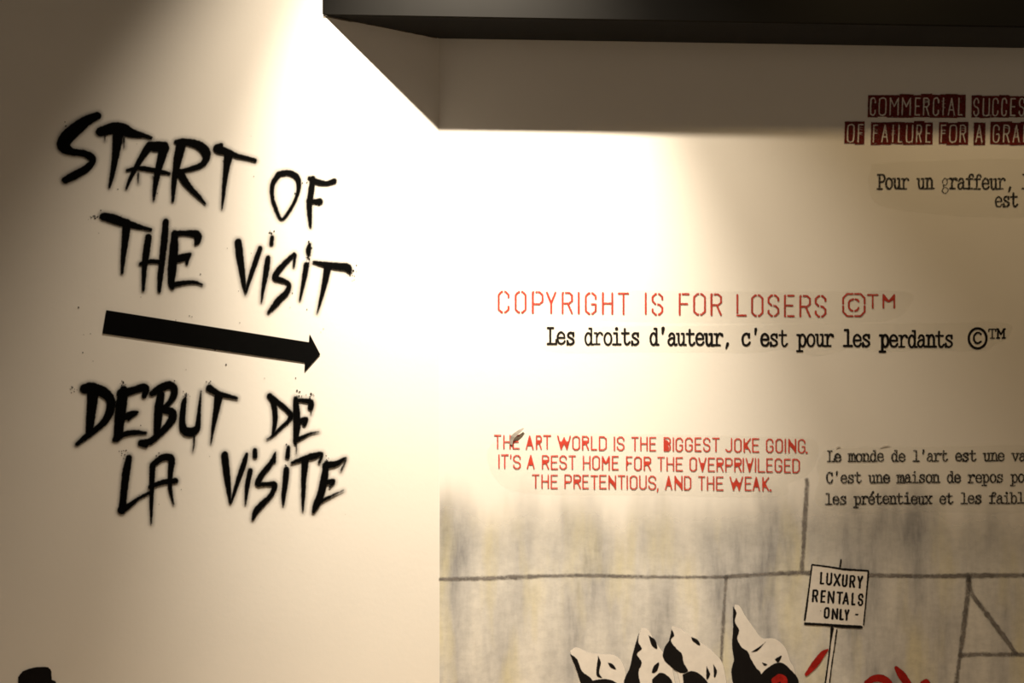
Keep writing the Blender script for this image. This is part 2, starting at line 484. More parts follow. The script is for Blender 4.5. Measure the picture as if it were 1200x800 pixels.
t = thing('spray_lettering', unproject(240, 300, 'L', 0.001), 'black spray painted words START OF THE VISIT above the arrow on the left wall', 'lettering')
for w, c in ((START, (1,4,6,3,2)), (OF, (1,3)), (THE, (2,3,5)), (VISIT, (2,2,2,2,2))): spray_word(w, c, t, 0.002)
specks(t, [(112,254,3,14),(77,145,2,3),(362,212,3,8),(363,288,3,10),(361,303,2,10),(411,319,4,16),(318,272,2,6),(372,240,3,5)], 3, (70, 120, 410, 365), 18)
t = thing('spray_lettering', unproject(240, 530, 'L', 0.001), 'black spray painted words DEBUT DE LA VISITE below the arrow on the left wall', 'lettering')
for w, c in ((DEBUT, (3,5,3,2,2)), (DE, (2,6)), (LA, (2,4)), (VISITE, (2,2,2,2,2,4))): spray_word(w, c, t, 0.002)
specks(t, [(86,456,2.5,12),(145,449,2,10),(218,463,2.5,14),(243,449,2,6),(348,462,3,10),(366,464,3,10),(145,530,2.5,12),(184,535,2,5),(384,537,2,5),(335,545,2,4)], 5, (85, 440, 405, 610), 16)
Field().poly([(80 + x / 3.75, 340 + y / 3.75) for x, y in [(167,87),(1058,228),(1060,190),(1108,282),(1038,360),(1040,318),(150,190)]]).build('arrow', M_vinyl, 'L', None, 1.0, 1.6, 0.002)
a = bpy.data.objects['arrow']
tag(a, 'long solid black arrow pointing right between the two spray painted texts', 'arrow')
# a few fine specks around the arrow lie on the wall
o = Field()
for x, y, r in [(92,360,0.9),(97,413,0.7),(265,427,0.9),(252,410,0.6),(222,370,0.6),(225,371,0.5),(218,433,0.4),(106,391,0.5),(281,378,0.5),(379,385,0.5),(376,389,0.4),(346,418,0.6),(310,443,0.4),(165,348,0.4),(206,375,0.4),(340,360,0.4),(98,392,0.4),(109,423,0.4)]:
    o.stroke([(x, y, r)], False)
o = o.build('paint_specks', paint('fine_black_specks', (0.02, 0.018, 0.016, 1), 0.5), 'L', None, 0.5, 1.0, 0.0012)
tag(o, 'tiny black paint specks scattered on the wall around the long arrow', 'paint specks'); o['kind'] = 'stuff'

# ------------------------------------------------------------------ condensed capitals (unit box, y down)
cx_, cy_ = 0.30, 0.14
ARCH_T = [(0, .14), (.3, 0), (.7, 0), (1, .14)]
CAP = {
 'A': [[(0,1),(.5,0),(1,1)], [(.18,.70),(.82,.70)]],
 'B': [[(0,0),(0,1)], [(0,0),(.7,0),(1,.11),(1,.36),(.75,.48),(0,.48)], [(.75,.48),(1,.60),(1,.87),(.7,1),(0,1)]],
 'C': [[(1,.27),(1,.14),(.7,0),(.3,0),(0,.14),(0,.86),(.3,1),(.7,1),(1,.86),(1,.73)]],
 'D': [[(0,0),(0,1),(.65,1),(1,.85),(1,.15),(.65,0),(0,0)]],
 'E': [[(1,0),(0,0),(0,1),(1,1)], [(0,.48),(.85,.48)]],
 'F': [[(1,0),(0,0),(0,1)], [(0,.48),(.85,.48)]],
 'G': [[(1,.27),(1,.14),(.7,0),(.3,0),(0,.14),(0,.86),(.3,1),(.7,1),(1,.86),(1,.54),(.6,.54)]],
 'H': [[(0,0),(0,1)], [(1,0),(1,1)], [(0,.5),(1,.5)]],
 'I': [[(.5,0),(.5,1)]],
 'J': [[(1,0),(1,.86),(.7,1),(.3,1),(0,.86)]],
 'K': [[(0,0),(0,1)], [(1,0),(.05,.55)], [(.3,.4),(1,1)]],
 'L': [[(0,0),(0,1),(1,1)]],
 'M': [[(0,1),(0,0),(.5,.5),(1,0),(1,1)]],
 'N': [[(0,1),(0,0),(1,1),(1,0)]],
 'O': [[(.3,0),(.7,0),(1,.14),(1,.86),(.7,1),(.3,1),(0,.86),(0,.14),(.3,0)]],
 'P': [[(0,1),(0,0),(.7,0),(1,.13),(1,.45),(.7,.58),(0,.58)]],
 'R': [[(0,1),(0,0),(.7,0),(1,.12),(1,.40),(.7,.52),(0,.52)], [(.55,.52),(1,1)]],
 'S': [[(1,.25),(1,.14),(.7,0),(.3,0),(0,.14),(0,.34),(.25,.47),(.75,.53),(1,.66),(1,.86),(.7,1),(.3,1),(0,.86),(0,.75)]],
 'T': [[(0,0),(1,0)], [(.5,0),(.5,1)]],
 'U': [[(0,0),(0,.86),(.3,1),(.7,1),(1,.86),(1,0)]],
 'V': [[(0,0),(.5,1),(1,0)]],
 'W': [[(0,0),(.27,1),(.5,.12),(.73,1),(1,0)]],
 'X': [[(0,0),(1,1)], [(1,0),(0,1)]],
 'Y': [[(0,0),(.5,.52),(1,0)], [(.5,.52),(.5,1)]],
 '.': [[(.45,.98),(.55,1)]],
 ',': [[(.55,.95),(.45,1.0),(.3,1.16)]],
 "'": [[(.6,0),(.4,.22)]],
}
FILL = {
 'A': [(.5,0),(.12,.72),(.88,.72)],
 'W': [(.08,.35),(.27,1),(.5,.62),(.73,1),(.92,.35),(.72,.42),(.5,.1),(.28,.42)],
 'V': [(.14,.36),(.5,1),(.86,.36)],
 'N': [(0,0),(.05,.45),(1,1),(.95,.55)],
 'M': [(0,0),(.5,.5),(1,0),(.93,.42),(.5,.58),(.07,.42)],
 'K': [(0,.3),(.75,.22),(.45,.48),(.8,.8),(0,.75)],
 'R': [(0,.32),(1,.32),(.75,.52),(.9,.84),(.45,.62),(0,.68)],
 'F': [(0,.2),(.45,.48),(0,.75)],
 'P': [(0,.45),(.9,.48),(.7,.58),(0,.66)],
 'B': [(0,.12),(.55,.2),(.9,.42),(.55,.5),(.85,.75),(.6,.95),(0,.95)],
}
STGAP = {'C': [(.5,0),(.5,1)], 'O': [(.5,0),(.5,1)], 'G': [(.5,0),(.5,1)], 'S': [(.5,0),(.42,.5),(.5,1)], 'P': [(.2,0)], 'R': [(.2,0)], 'F': [(.2,0)],
         'E': [(.2,0),(.2,1)], 'L': [(.1,.93)]}

def cap_word(letters, top, h, r, fill=False, gaps=False, jit=0.0, lean=0.0, smooth=False):
    """letters: (char, x0, x1) in photo px at stroke centres; top(x) and height in px"""
    f = Field()
    for ch, x0, x1 in letters:
        if x1 - x0 < 0.1: x0 -= 0.6; x1 += 0.6
        t0 = top((x0 + x1) / 2) + rng.normal(0, jit)
        def P(u, v): return (x0 + (x1 - x0) * u - lean * (v - 0.5) * h, t0 + h * v)
        for s in CAP[ch]:
            rr = r * 1.5 if ch == '.' else r
            pts = [P(u, v) + (rr * (1 + rng.normal(0, 0.05)),) for u, v in s]
            f.stroke(pts, smooth)
        if fill and ch in FILL: f.poly([P(u, v) for u, v in FILL[ch]])
        if gaps and ch in STGAP:
            for u, v in STGAP[ch]:
                x, y = P(u, v)
                f.gap([(x, y - r * 1.6, 0.65), (x, y + r * 1.6, 0.65)] if ch != 'L' else [(x - 3, y, 0.6), (x + 3, y, 0.6)])
    return f

def inset(L, r): return [(c, a + r, b - r) if b - a > 1 and c not in '.,' else (c, a, b) for c, a, b in L]

# --- COPYRIGHT IS FOR LOSERS
t = thing('painted_slogan', unproject(820, 372, 'R', 0.001), 'thin red stencilled capitals reading COPYRIGHT IS FOR LOSERS with copyright and trademark signs', 'slogan')
film([(760,340),(860,341),(960,341),(1062,342),(1063,362),(1045,374),(1000,379),(900,379),(760,377),(575,372),(570,350),(600,337)], t)
top1 = lambda x: 341.7 + (x - 590) * 0.0140
for w in ([('C',583.3,597),('O',603.2,617),('P',623.3,636.9),('Y',639.8,652),('R',658.2,671.4),('I',678.2,678.2),('G',685.4,699.2),('H',705.4,718.6),('T',724,737.3)],
          [('I',756.7,756.7),('S',763.6,777.2)], [('F',795.4,808),('O',812.3,827.2),('R',832.6,846)],
          [('L',863,875),('O',880.2,894.6),('S',899.5,913.2),('E',918.7,931.2),('R',936.8,950.2),('S',954.8,968.4)]):
    cap_word(inset(w, 1.1), top1, 24.0, 1.12, gaps=True, jit=0.3).build('word', M_stencil_red, 'R', t, 0.5, 1.4, 0.0014)
f = Field()
for a0 in (0, 1, 2, 3):
    q = []
    for u in ([(.12,.0),(.62,.0),(1,.38),(1,.88)]):
        x, y = u
        dx, dy = x * 12.6, -13.0 + y * 13.0
        if a0 == 0: q.append((1000.6 + dx, 357.2 + dy))
        if a0 == 1: q.append((1000.6 + dx, 357.2 - dy))
        if a0 == 2: q.append((1000.6 - dx, 357.2 - dy))
        if a0 == 3: q.append((1000.6 - dx, 357.2 + dy))
    f.stroke([(x, y, 1.1) for x, y in q], False)
f.stroke([(1000,350.5,1.1),(996.5,351.5,1.1),(994.8,354,1.1),(994.8,360,1.1),(996.5,363,1.1),(999,364,1.1)], False)
f.stroke([(1002.5,350.5,1.1),(1005,351.2,1.1),(1006.3,353,1.1)], False).stroke([(1002,364,1.1),(1004.6,363.2,1.1),(1006,360.5,1.1)], False)
f.build('copyright_sign', M_stencil_red, 'R', t, 0.5, 1.4, 0.0014)
cap_word([('T',1017,1028.5),('M',1035.2,1048)], lambda x: 345.4, 15.2, 1.0, fill=True).build('trademark_sign', M_stencil_red, 'R', t, 0.5, 1.4, 0.0014)

# --- THE ART WORLD ...
t = thing('painted_slogan', unproject(760, 575, 'R', 0.001), 'three lines of red capitals starting THE ART WORLD IS THE BIGGEST JOKE GOING', 'slogan')
film([(600,507),(760,508),(900,511),(952,514),(958,535),(946,556),(925,566),(908,582),(760,580),(620,578),(580,560),(572,525)], t)
red1 = [[('T',578.8,587.5),('H',589.8,598.6),('E',600.6,609)], [('A',616,625.4),('R',628,635),('T',636.5,645.8)],
        [('W',653,669),('O',670.6,679.7),('R',682,690.2),('L',692.5,699.7),('D',701.8,711)], [('I',720,720),('S',722.8,731.7)],
        [('T',739.7,748.4),('H',750.2,759),('E',761,769)], [('B',777.6,786),('I',789,789),('G',791.6,800.3),('G',802.7,811.7),('E',814,822),('S',824,832.4),('T',834.6,843.3)],
        [('J',850,858),('O',860.3,869),('K',871.3,880),('E',881.3,889.8)], [('G',897.6,906.3),('O',908.7,917.4),('I',920.3,920.3),('N',923.8,933),('G',935,943.7),('.',945.2,945.2)]]
red2 = [[('I',584.8,584.8),('T',587,596),("'",597.4,599.8),('S',601.3,610.3)], [('A',617.3,626.6)], [('R',635,643.5),('E',645.5,654),('S',655.5,664.3),('T',666.3,675)],
        [('H',683,692),('O',694,703),('M',705.3,714.6),('E',717,725)], [('F',733.6,741.4),('O',743,752),('R',754.3,763)],
        [('T',770.2,779),('H',781,790),('E',791.8,800.3)], [('O',808,816.7),('V',818.4,827.8),('E',829.5,837.8),('R',839.5,848),('P',849.8,858.5),('R',860.3,869),('I',871,871),('V',873.7,883),('I',885.3,885.3),('L',888,896.8),('E',898,905.8),('G',907.7,916.6),('E',918.8,926.8),('D',928.5,937.3)]]
red3 = [[('T',623.4,632.2),('H',634.4,643.3),('E',645.3,653.7)], [('P',661.4,670),('R',672,680.8),('E',682.4,690),('T',692,701),('E',702.3,710.9),('N',713,722),('T',724,732.7),('I',735,735),('O',738,747),('U',749,757.8),('S',759.7,768.8),(',',769.6,772)],
        [('A',779.3,787.8),('N',790.4,799.8),('D',801.5,810)], [('T',818,826.6),('H',828.3,837),('E',839,847.8)], [('W',855,870.8),('E',872.7,881),('A',881.8,890.6),('K',893.3,901.3),('.',903,903)]]
for ws, y0, xa, sl in ((red1, 509.9, 583, 0.0145), (red2, 533.0, 585, 0.0140), (red3, 556.1, 625, 0.0120)):
    for w in ws:
        cap_word(inset(w, 0.75), lambda x: y0 + (x - xa) * sl, 15.1, 0.78, fill=True, jit=0.15).build('word', M_red, 'R', t, 0.4, 1.1, 0.0014)

# --- COMMERCIAL SUCCESS ... knocked out of dark red blocks
t = thing('painted_slogan', unproject(1095, 168, 'R', 0.001), 'pale capitals knocked out of dark red blocks starting COMMERCIAL at upper right', 'slogan')
def block_word(letters, x0, x1, y0, y1, ly0, ly1):
    f = Field()
    mids = [x0] + [(a[2] + b[1]) / 2 for a, b in zip(letters, letters[1:])] + [x1]
    for k, l in enumerate(letters):
        a, b = mids[k] - (1.0 if k else 0), mids[k + 1] + (1.0 if k < len(letters) - 1 else 0)
        ja, jb = rng.uniform(-0.9, 0.9, 2)
        f.poly([(a, y0 + ja), (b, y0 + ja + rng.uniform(-.4, .4)), (b - 0.4, y1 + jb), (a - 0.4, y1 + jb + rng.uniform(-.4, .4))])
    for ch, a, b in letters:
        if b - a < 0.1: a -= .1; b += .1
        for s in CAP[ch]:
            pts = [(a + (b - a) * u - (v - .5) * 0.6, ly0 + (ly1 - ly0) * v, 0.84 + rng.uniform(-.12, .12)) for u, v in s]
            f.gap(catmull(pts, 4) if ch in 'COSUG' else np.asarray(pts))
        if ch in 'RAIF':
            x = (a + b) / 2
            for _ in range(3):
                yy = ly0 + (ly1 - ly0) * rng.uniform(.1, .6); f.gap([(x - 1.5, yy, .35), (x + 2.2, yy + rng.uniform(-1.5, 1.5), .3)])
    for _ in range(len(letters)):
        f.gap([(rng.uniform(x0, x1), rng.uniform(y1 - 3, y1), rng.uniform(.2, .6))])
    f.build('word', M_block, 'R', t, 0.4, 1.2, 0.0014)
block_word([('C',1020.5,1025.6),('O',1030.6,1038),('M',1043.3,1052.5),('M',1057.5,1066.8),('E',1072.8,1077.6),('R',1082.5,1088.4),('C',1094.2,1099.8),('I',1105.5,1105.5),('A',1111.6,1118.6),('L',1123.6,1127.6)], 1017.3, 1131.8, 110.9, 137.4, 115.0, 134.6)
block_word([('S',1141.6,1146.6),('U',1152.4,1159.2),('C',1163.8,1169.4),('C',1174.4,1179.4),('E',1184.6,1189.6),('S',1194.8,1200),('S',1205,1210)], 1138.8, 1213, 111.9, 137.6, 115.6, 135.2)
block_word([('O',993.6,1000.6),('F',1006,1011)], 990, 1013.3, 142.3, 168.8, 146.0, 165.8)
block_word([('F',1023.8,1028),('A',1033.6,1040.4),('I',1046.5,1046.5),('L',1053.4,1057),('U',1062.6,1069.4),('R',1074.5,1079.6),('E',1085.6,1090)], 1021, 1093.2, 142.7, 168.9, 146.6, 166)
block_word([('F',1103.2,1108),('O',1113.4,1120.6),('R',1125.4,1131.4)], 1100.6, 1134.9, 143.3, 169.1, 146.8, 166)
block_word([('A',1144,1151)], 1141.4, 1154.9, 142.9, 169, 146.8, 166)
block_word([('G',1164.4,1170.6),('R',1176.4,1182.6),('A',1187.6,1194.4),('F',1200,1205)], 1160.8, 1209, 143.1, 169.2, 146.8, 166)

# ------------------------------------------------------------------ typewriter letters (x: one pitch, y up, cap height 1)
def ell(cx, cy, rx, ry): return [(cx + rx * math.cos(a), cy + ry * math.sin(a)) for a in np.linspace(0, 2 * math.pi, 17)]
def E_(): return [('l',[(.14,.38),(.86,.38)]), ('c',[(.86,.38),(.82,.58),(.52,.73),(.22,.62),(.12,.36),(.24,.08),(.52,0),(.76,.05),(.90,.17)])]
TYPE = {
 'o': [('c', ell(.5,.36,.38,.37))],
 'e': E_(), 'é': E_() + [('t',[(.72,1.12),(.45,.86)])],
 's': [('c',[(.80,.54),(.72,.68),(.48,.73),(.24,.64),(.24,.50),(.50,.39),(.78,.27),(.80,.11),(.52,0),(.26,.05),(.16,.20)]), ('l',[(.80,.73),(.80,.52)]), ('l',[(.15,.22),(.15,-.01)])],
 'd': [('c', ell(.43,.35,.32,.37)), ('l',[(.76,1),(.76,0),(.98,0)]), ('l',[(.52,1),(.76,1)])],
 'r': [('l',[(.30,.70),(.30,0)]), ('l',[(.06,.70),(.30,.70)]), ('l',[(.04,0),(.64,0)]), ('c',[(.30,.42),(.45,.64),(.68,.73),(.86,.66)]), ('t',[(.84,.66),(.93,.58)])],
 'i': [('d',[(.48,.98)]), ('l',[(.52,.70),(.52,0)]), ('l',[(.20,.70),(.52,.70)]), ('l',[(.10,0),(.92,0)])],
 't': [('c',[(.40,.96),(.39,.5),(.40,.16),(.54,.01),(.74,.02),(.92,.14)]), ('l',[(.08,.70),(.82,.70)])],
 'L': [('l',[(.32,1),(.32,0)]), ('l',[(.04,1),(.64,1)]), ('l',[(.04,0),(.98,0),(.98,.25)])],
 "'": [('t',[(.55,1.02),(.5,.70)])],
 'a': [('c',[(.20,.56),(.34,.70),(.58,.71),(.73,.56),(.73,.14),(.84,0),(1.0,.03)]), ('c',[(.73,.43),(.42,.42),(.15,.30),(.13,.12),(.34,-.01),(.58,.06),(.73,.22)])],
 'u': [('l',[(.02,.70),(.22,.70)]), ('c',[(.22,.70),(.22,.22),(.34,.02),(.56,.02),(.77,.22)]), ('l',[(.54,.70),(.77,.70),(.77,0),(1.0,0)])],
 ',': [('t',[(.52,.08),(.36,-.20)])],
 'c': [('c',[(.82,.50),(.72,.68),(.48,.73),(.20,.60),(.12,.36),(.22,.08),(.50,0),(.74,.05),(.90,.18)]), ('l',[(.83,.72),(.83,.50)])],
 'p': [('l',[(.02,.70),(.26,.70),(.26,-.32)]), ('l',[(.0,-.32),(.56,-.32)]), ('c', ell(.58,.35,.32,.37))],
 'l': [('l',[(.18,1),(.52,1),(.52,0)]), ('l',[(.08,0),(.94,0)])],
 'n': [('l',[(.0,.70),(.22,.70),(.22,0)]), ('l',[(.0,0),(.44,0)]), ('l',[(.60,0),(1.02,0)]), ('c',[(.22,.48),(.38,.68),(.60,.72),(.78,.56),(.80,.3),(.80,0)])],
 'm': [('l',[(-.02,.70),(.14,.70),(.14,0)]), ('l',[(-.02,0),(.30,0)]), ('l',[(.40,0),(.62,0)]), ('l',[(.76,0),(1.06,0)]), ('c',[(.14,.5),(.26,.70),(.42,.70),(.51,.52),(.51,0)]), ('c',[(.51,.5),(.64,.70),(.80,.70),(.90,.52),(.90,0)])],
 'P': [('l',[(.05,1),(.28,1),(.28,0)]), ('l',[(.02,0),(.58,0)]), ('c',[(.28,1),(.66,1),(.90,.88),(.90,.64),(.66,.50),(.28,.50)])],
 'g': [('c', ell(.45,.48,.29,.24)), ('l',[(.70,.64),(.96,.70)]), ('c',[(.30,.28),(.22,.16),(.44,.09),(.76,.02),(.84,-.16),(.52,-.33),(.16,-.24),(.16,-.06),(.40,.08)])],
 'f': [('c',[(.92,.86),(.80,.99),(.58,.98),(.44,.82),(.42,.5),(.42,0)]), ('l',[(.10,.68),(.82,.68)]), ('l',[(.08,0),(.82,0)])],
 'v': [('l',[(.14,.70),(.50,0),(.86,.70)]), ('l',[(-.02,.70),(.34,.70)]), ('l',[(.66,.70),(1.02,.70)])],
 'b': [('l',[(.0,1),(.22,1),(.22,0)]), ('c', ell(.55,.35,.33,.37))],
 'x': [('l',[(.14,.70),(.86,0)]), ('l',[(.86,.70),(.14,0)]), ('l',[(0,.70),(.34,.70)]), ('l',[(.66,.70),(1,.70)]), ('l',[(0,0),(.34,0)]), ('l',[(.66,0),(1,0)])],
 'C': [('c',[(.84,.70),(.72,.94),(.48,1.0),(.22,.86),(.12,.50),(.22,.14),(.48,0),(.74,.06),(.88,.26)]), ('l',[(.84,.98),(.84,.70)])],
 'T': [('l',[(.04,.75),(.04,1),(.96,1),(.96,.75)]), ('l',[(.5,1),(.5,0)]), ('l',[(.25,0),(.75,0)])],
 'M': [('l',[(.12,0),(.12,1),(.5,.4),(.88,1),(.88,0)]), ('l',[(-.02,0),(.30,0)]), ('l',[(.70,0),(1.02,0)]), ('l',[(-.02,1),(.16,1)]), ('l',[(.84,1),(1.02,1)])],
}
def type_glyph(f, ch, x, base, pitch, cap, r, thin=1.0):
    jx, jy = rng.normal(0, 0.18, 2) * pitch / 10
    rr = r * (1 + rng.normal(0, 0.08)) * thin
    for kind, pts in TYPE[ch]:
        q = [(x + jx + u * pitch, base + jy - v * cap, rr) for u, v in pts]
        if kind == 'd': f.stroke([(q[0][0], q[0][1], rr * 1.6)], False)
        elif kind == 't': f.stroke([(q[0][0], q[0][1], rr * 1.5), (q[1][0], q[1][1], rr * 0.9)], False)
        elif kind == 'c': f.stroke(catmull(q, 4), False)
        else: f.stroke([(a, b, c * 0.95) for a, b, c in q], False)
def type_line(text, x0, base, slope, pitch, cap, r, parent, mat):
    k = 0
    for word in text.split(' '):
        f = Field()
        for i, ch in enumerate(word):
            x = x0 + (k + i) * pitch
            type_glyph(f, ch, x, base + slope * (x - x0), pitch, cap, r, 0.45 if (ch == 'g') else 1.0)
        f.build('word', mat, 'R', parent, 0.4, 1.2, 0.0014)
        k += len(word) + 1

# --- Les droits d'auteur
t = thing('printed_translation', unproject(880, 406, 'R', 0.001), "black typewriter line reading Les droits d'auteur under the red copyright slogan", 'text')
film([(640,381),(800,381),(960,379),(1120,378),(1152,376),(1184,380),(1181,395),(1166,404),(1150,411),(1090,410),(1032,412),(998,408),(958,417),(920,409),(880,413),(760,412),(640,411)], t, 0.0009)
type_line("Les droits d'auteur, c'est pour les perdants", 641.5, 402.6, 0.0080, 10.83, 18.6, 1.22, t, M_type)
f = Field().stroke([(1145.7 + 10.4 * math.cos(a), 396.3 + 11.7 * math.sin(a), 1.35) for a in np.linspace(0, 2 * math.pi, 33)], False)
f.stroke(catmull([(1149.5,391.5,1.1),(1147.5,389.8,1.1),(1144.5,390,1.1),(1141.8,393,1.1),(1141.3,397,1.1),(1143,400.8,1.1),(1146,402,1.1),(1149.5,400,1.1)]), False)
f.build('copyright_sign', M_type, 'R', t, 0.4, 1.2, 0.0014)
f = Field(); type_glyph(f, 'T', 1158.6, 395.8, 8.8, 10.4, 0.75); type_glyph(f, 'M', 1168.6, 395.6, 9.2, 10.4, 0.95)
f.build('trademark_sign', M_type, 'R', t, 0.4, 1.2, 0.0014)

# --- Le monde de l'art
t = thing('printed_translation', unproject(1080, 592, 'R', 0.001), "three lines of worn black typewriter text starting Le monde de l'art est une", 'text')
film([(966,527),(1000,524),(1100,523),(1215,524),(1216,560),(1215,598),(1100,600),(1040,602),(975,598),(955,586),(960,560),(957,545)], t)
type_line("Le monde de l'art est une va", 969.3, 540.4, -0.003, 8.33, 12.2, 0.95, t, M_type_worn)
type_line("C'est une maison de repos pour", 968.0, 565.4, -0.003, 8.33, 12.2, 0.95, t, M_type_worn)
type_line("les prétentieux et les faibles", 967.3, 590.4, -0.005, 8.33, 12.2, 0.95, t, M_type_worn)

# --- Pour un graffeur
t = thing('printed_translation', unproject(1110, 242, 'R', 0.001), 'worn black typewriter text starting Pour un graffeur under the dark red blocks', 'text')
film([(1022,192),(1100,188),(1215,188),(1216,220),(1215,252),(1150,254),(1090,250),(1030,240),(1018,215)], t)
type_line("Pour un graffeur, l", 1028.0, 221.2, -0.002, 9.42, 16.6, 1.05, t, M_type_worn)
type_line("est", 1166.0, 242.0, 0.0, 9.0, 16.0, 1.1, t, M_type_worn)

# ------------------------------------------------------------------ painted stone mural
t = thing('painted_mural', unproject(860, 860, 'R', 0.0004), 'painted grey and ochre stone block background along the bottom of the right wall', 'mural')
xs = np.arange(515.2, 1330, 7.0); ys = np.arange(545, 1010, 7.0)
X, Y = np.meshgrid(xs, ys)
V = unproject(X.ravel(), Y.ravel(), 'R', 0.0004)
W = len(xs)
faces = [(j * W + i, (j + 1) * W + i, (j + 1) * W + i + 1, j * W + i + 1) for j in range(len(ys) - 1) for i in range(W - 1)]
mesh_obj('stone_panel', V, faces, M_stone, t, np.array(t.location), (612 - Y.ravel()))
def joint(pts, r, step=1.0):
    q = [(x, y, 1.35 * r * rng.uniform(.7, 1.3)) for x, y in pts]
    return Field().stroke(q).build('joint', M_joint, 'R', t, step, 3.5, 0.0008)
joint([(516,678.6),(560,677.6),(614,675.6),(650,674.4),(690,674),(755,675.6),(800,676),(851,675.6)], 1.3)
joint([(851,675.4),(900,672.5),(930,671.0),(955,671.5),(985,673.2),(1030,674),(1090,675),(1136,674.4),(1200,674),(1300,673)], 1.7)
joint([(945.5,562),(945,580),(943,610),(941.5,640),(939.5,669)], 1.6)
joint([(850.6,677),(849,705),(847.4,735),(845.5,765),(842,830),(838,900)], 1.0)
joint([(1135.6,676),(1133.5,700),(1129.5,735),(1124,775),(1120.5,800),(1112,860)], 1.7)
joint([(1126.5,767),(1150,766.6),(1200,766.8),(1290,767)], 1.4)
joint([(1135,680),(1140,697),(1160,724),(1178,748),(1190,765)], 1.5)

# ------------------------------------------------------------------ painted placard
t = thing('painted_placard', unproject(978, 735, 'R', 0.001), 'white painted placard reading LUXURY RENTALS ONLY on a thin pole', 'placard')
BQ = [(951.6,661.3),(1017.6,668.8),(1012,734.3),(943.2,731.0)]
Field().poly(BQ).build('board', M_mwhite, 'R', t, 1.0, 1.5, 0.0012)
fr = Field()
fr.stroke([(952,661.4,.9),(975,664.5,1.0),(990,667,1.3),(1017,668.6,1.0)], False)
fr.stroke([(1017.6,669.5,1.0),(1016,690,.8),(1014,712,.7),(1012,732,.7)], False)
fr.stroke([(943.5,730.5,1.5),(965,731.6,1.5),(985,733.4,1.9),(1009,734.5,1.8)], False)
fr.stroke([(951.4,662,.8),(948.6,685,.8),(945.6,708,1.1),(943,726,1.1)], False)
fr.build('frame', M_mblack, 'R', t, 0.5, 1.4, 0.0016)
def sign_word(L, ya, sl, h):
    x0 = L[0][1]
    cap_word(inset(L, 0.9), lambda x: ya + (x - x0) * sl + 0.9, h - 2.0, 1.12, jit=0.1, lean=0.06).build('word', M_mblack, 'R', t, 0.4, 1.2, 0.0016)
sign_word([('L',961.2,966),('U',968.3,975),('X',977,985),('U',986.8,993),('R',995.6,1002),('Y',1004.6,1011)], 669.8, 0.105, 14.6)
sign_word([('R',952,958.6),('E',961.8,967.4),('N',970,977.6),('T',980.4,987.6),('A',987.6,995),('L',998,1002.6),('S',1005.6,1011.6)], 690.4, 0.085, 14.6)
sign_word([('O',965.6,972),('N',974.8,982),('L',984,989),('Y',989.6,995)], 711.2, 0.105, 13.0)
Field().stroke([(961.8,715.5,.4)], False).build('dot', M_mblack, 'R', t, 0.4, 1.2, 0.0016)
Field().stroke([(1003,719.8,.9),(1005,719.6,.9)], False).build('dot', M_mblack, 'R', t, 0.4, 1.2, 0.0016)
Field().stroke([(978.6,736,2.2),(974,768,2.2),(968.5,810,2.2),(963,850,2.2)], False).build('pole', M_mwhite, 'R', t, 0.5, 1.4, 0.0010)
Field().stroke([(975.2,736,2.0),(973.2,752,.8),(971,772,.8),(966,808,.9),(960.5,850,.9)], False).build('pole_outline', M_mblack, 'R', t, 0.5, 1.4, 0.0016)
pf = Field().stroke([(980.6,738,.9),(977.6,760,.6),(975.6,772,.6),(971,808,.7),(965.5,850,.7)], False)
Field().stroke([(985.6,655.6,.8),(984.4,664,.9)], False).build('pole_tip', M_mblack, 'R', t, 0.5, 1.4, 0.0016)
pf.build('pole_outline', M_mblack, 'R', t, 0.5, 1.4, 0.0016)

# ------------------------------------------------------------------ plain painted rounded stones (a neutral stand-in for the figures of the mural)
def painted_stone(outline, dark, hollow, label):
    cx = sum(p[0] for p in outline) / len(outline); cy = max(p[1] for p in outline)
    t = thing('painted_stone', unproject(cx, cy, 'R', 0.001), label, 'painted stone', 'painted white stones in the mural')
    def sm(P): return catmull([(x, y, 1) for x, y in P + P[:1]], 6)[:-1, :2]
    Field().poly(sm(outline)).build('pale_face', M_mwhite, 'R', t, 1.0, 1.5, 0.0011)
    f = Field()
    for d in dark: f.poly(sm(d))
    for d in hollow: f.poly(sm(d))
    f.build('dark_side', M_mblack, 'R', t, 0.8, 1.5, 0.0016)
    return t
painted_stone([(668,762),(676,758),(690,764),(706,766),(722,768),(731,780),(734,800),(730,830),(700,840),(684,822),(680,796),(672,778)],
              [[(668,766),(676,772),(682,786),(692,794),(695,802),(684,806),(676,786)], [(701,768),(704,776),(702,788),(706,794),(699,790)], [(712,776),(718,778),(722,784),(716,782)]], [[(682,806),(696,797),(714,796),(728,806),(730,828),(700,836)]],
              'low white and black painted stone, first from the left in the mural')
painted_stone([(752,735),(759,737),(766,748),(774,760),(782,770),(788,784),(791,815),(772,842),(747,835),(744,800),(747,770),(748,748)],
              [[(749,740),(748,752),(752,760),(746,766),(752,776),(748,788),(751,806),(749,828),(736,824),(731,800),(738,782),(742,764)], [(760,744),(768,750),(770,760),(764,756)], [(766,780),(772,776),(770,786),(764,788)]], [[(764,796),(774,788),(785,794),(789,806),(788,828),(768,834)]],
              'white and black painted stone leaning left, second from the left in the mural')
painted_stone([(787,733),(795,735),(806,742),(818,750),(832,760),(844,772),(849,786),(850,812),(826,842),(802,836),(797,800),(790,776),(785,756)],
              [[(787,737),(790,744),(786,750),(793,760),(799,766),(801,776),(806,786),(797,788),(785,780),(777,770),(779,758),(784,750)], [(810,746),(818,750),(820,756),(812,751)], [(828,780),(832,790),(828,796)], [(836,778),(840,786),(837,794)]], [[(800,790),(812,786),(824,793),(832,806),(832,828),(806,832)]],
              'white and black painted stone just left of the thin vertical joint')
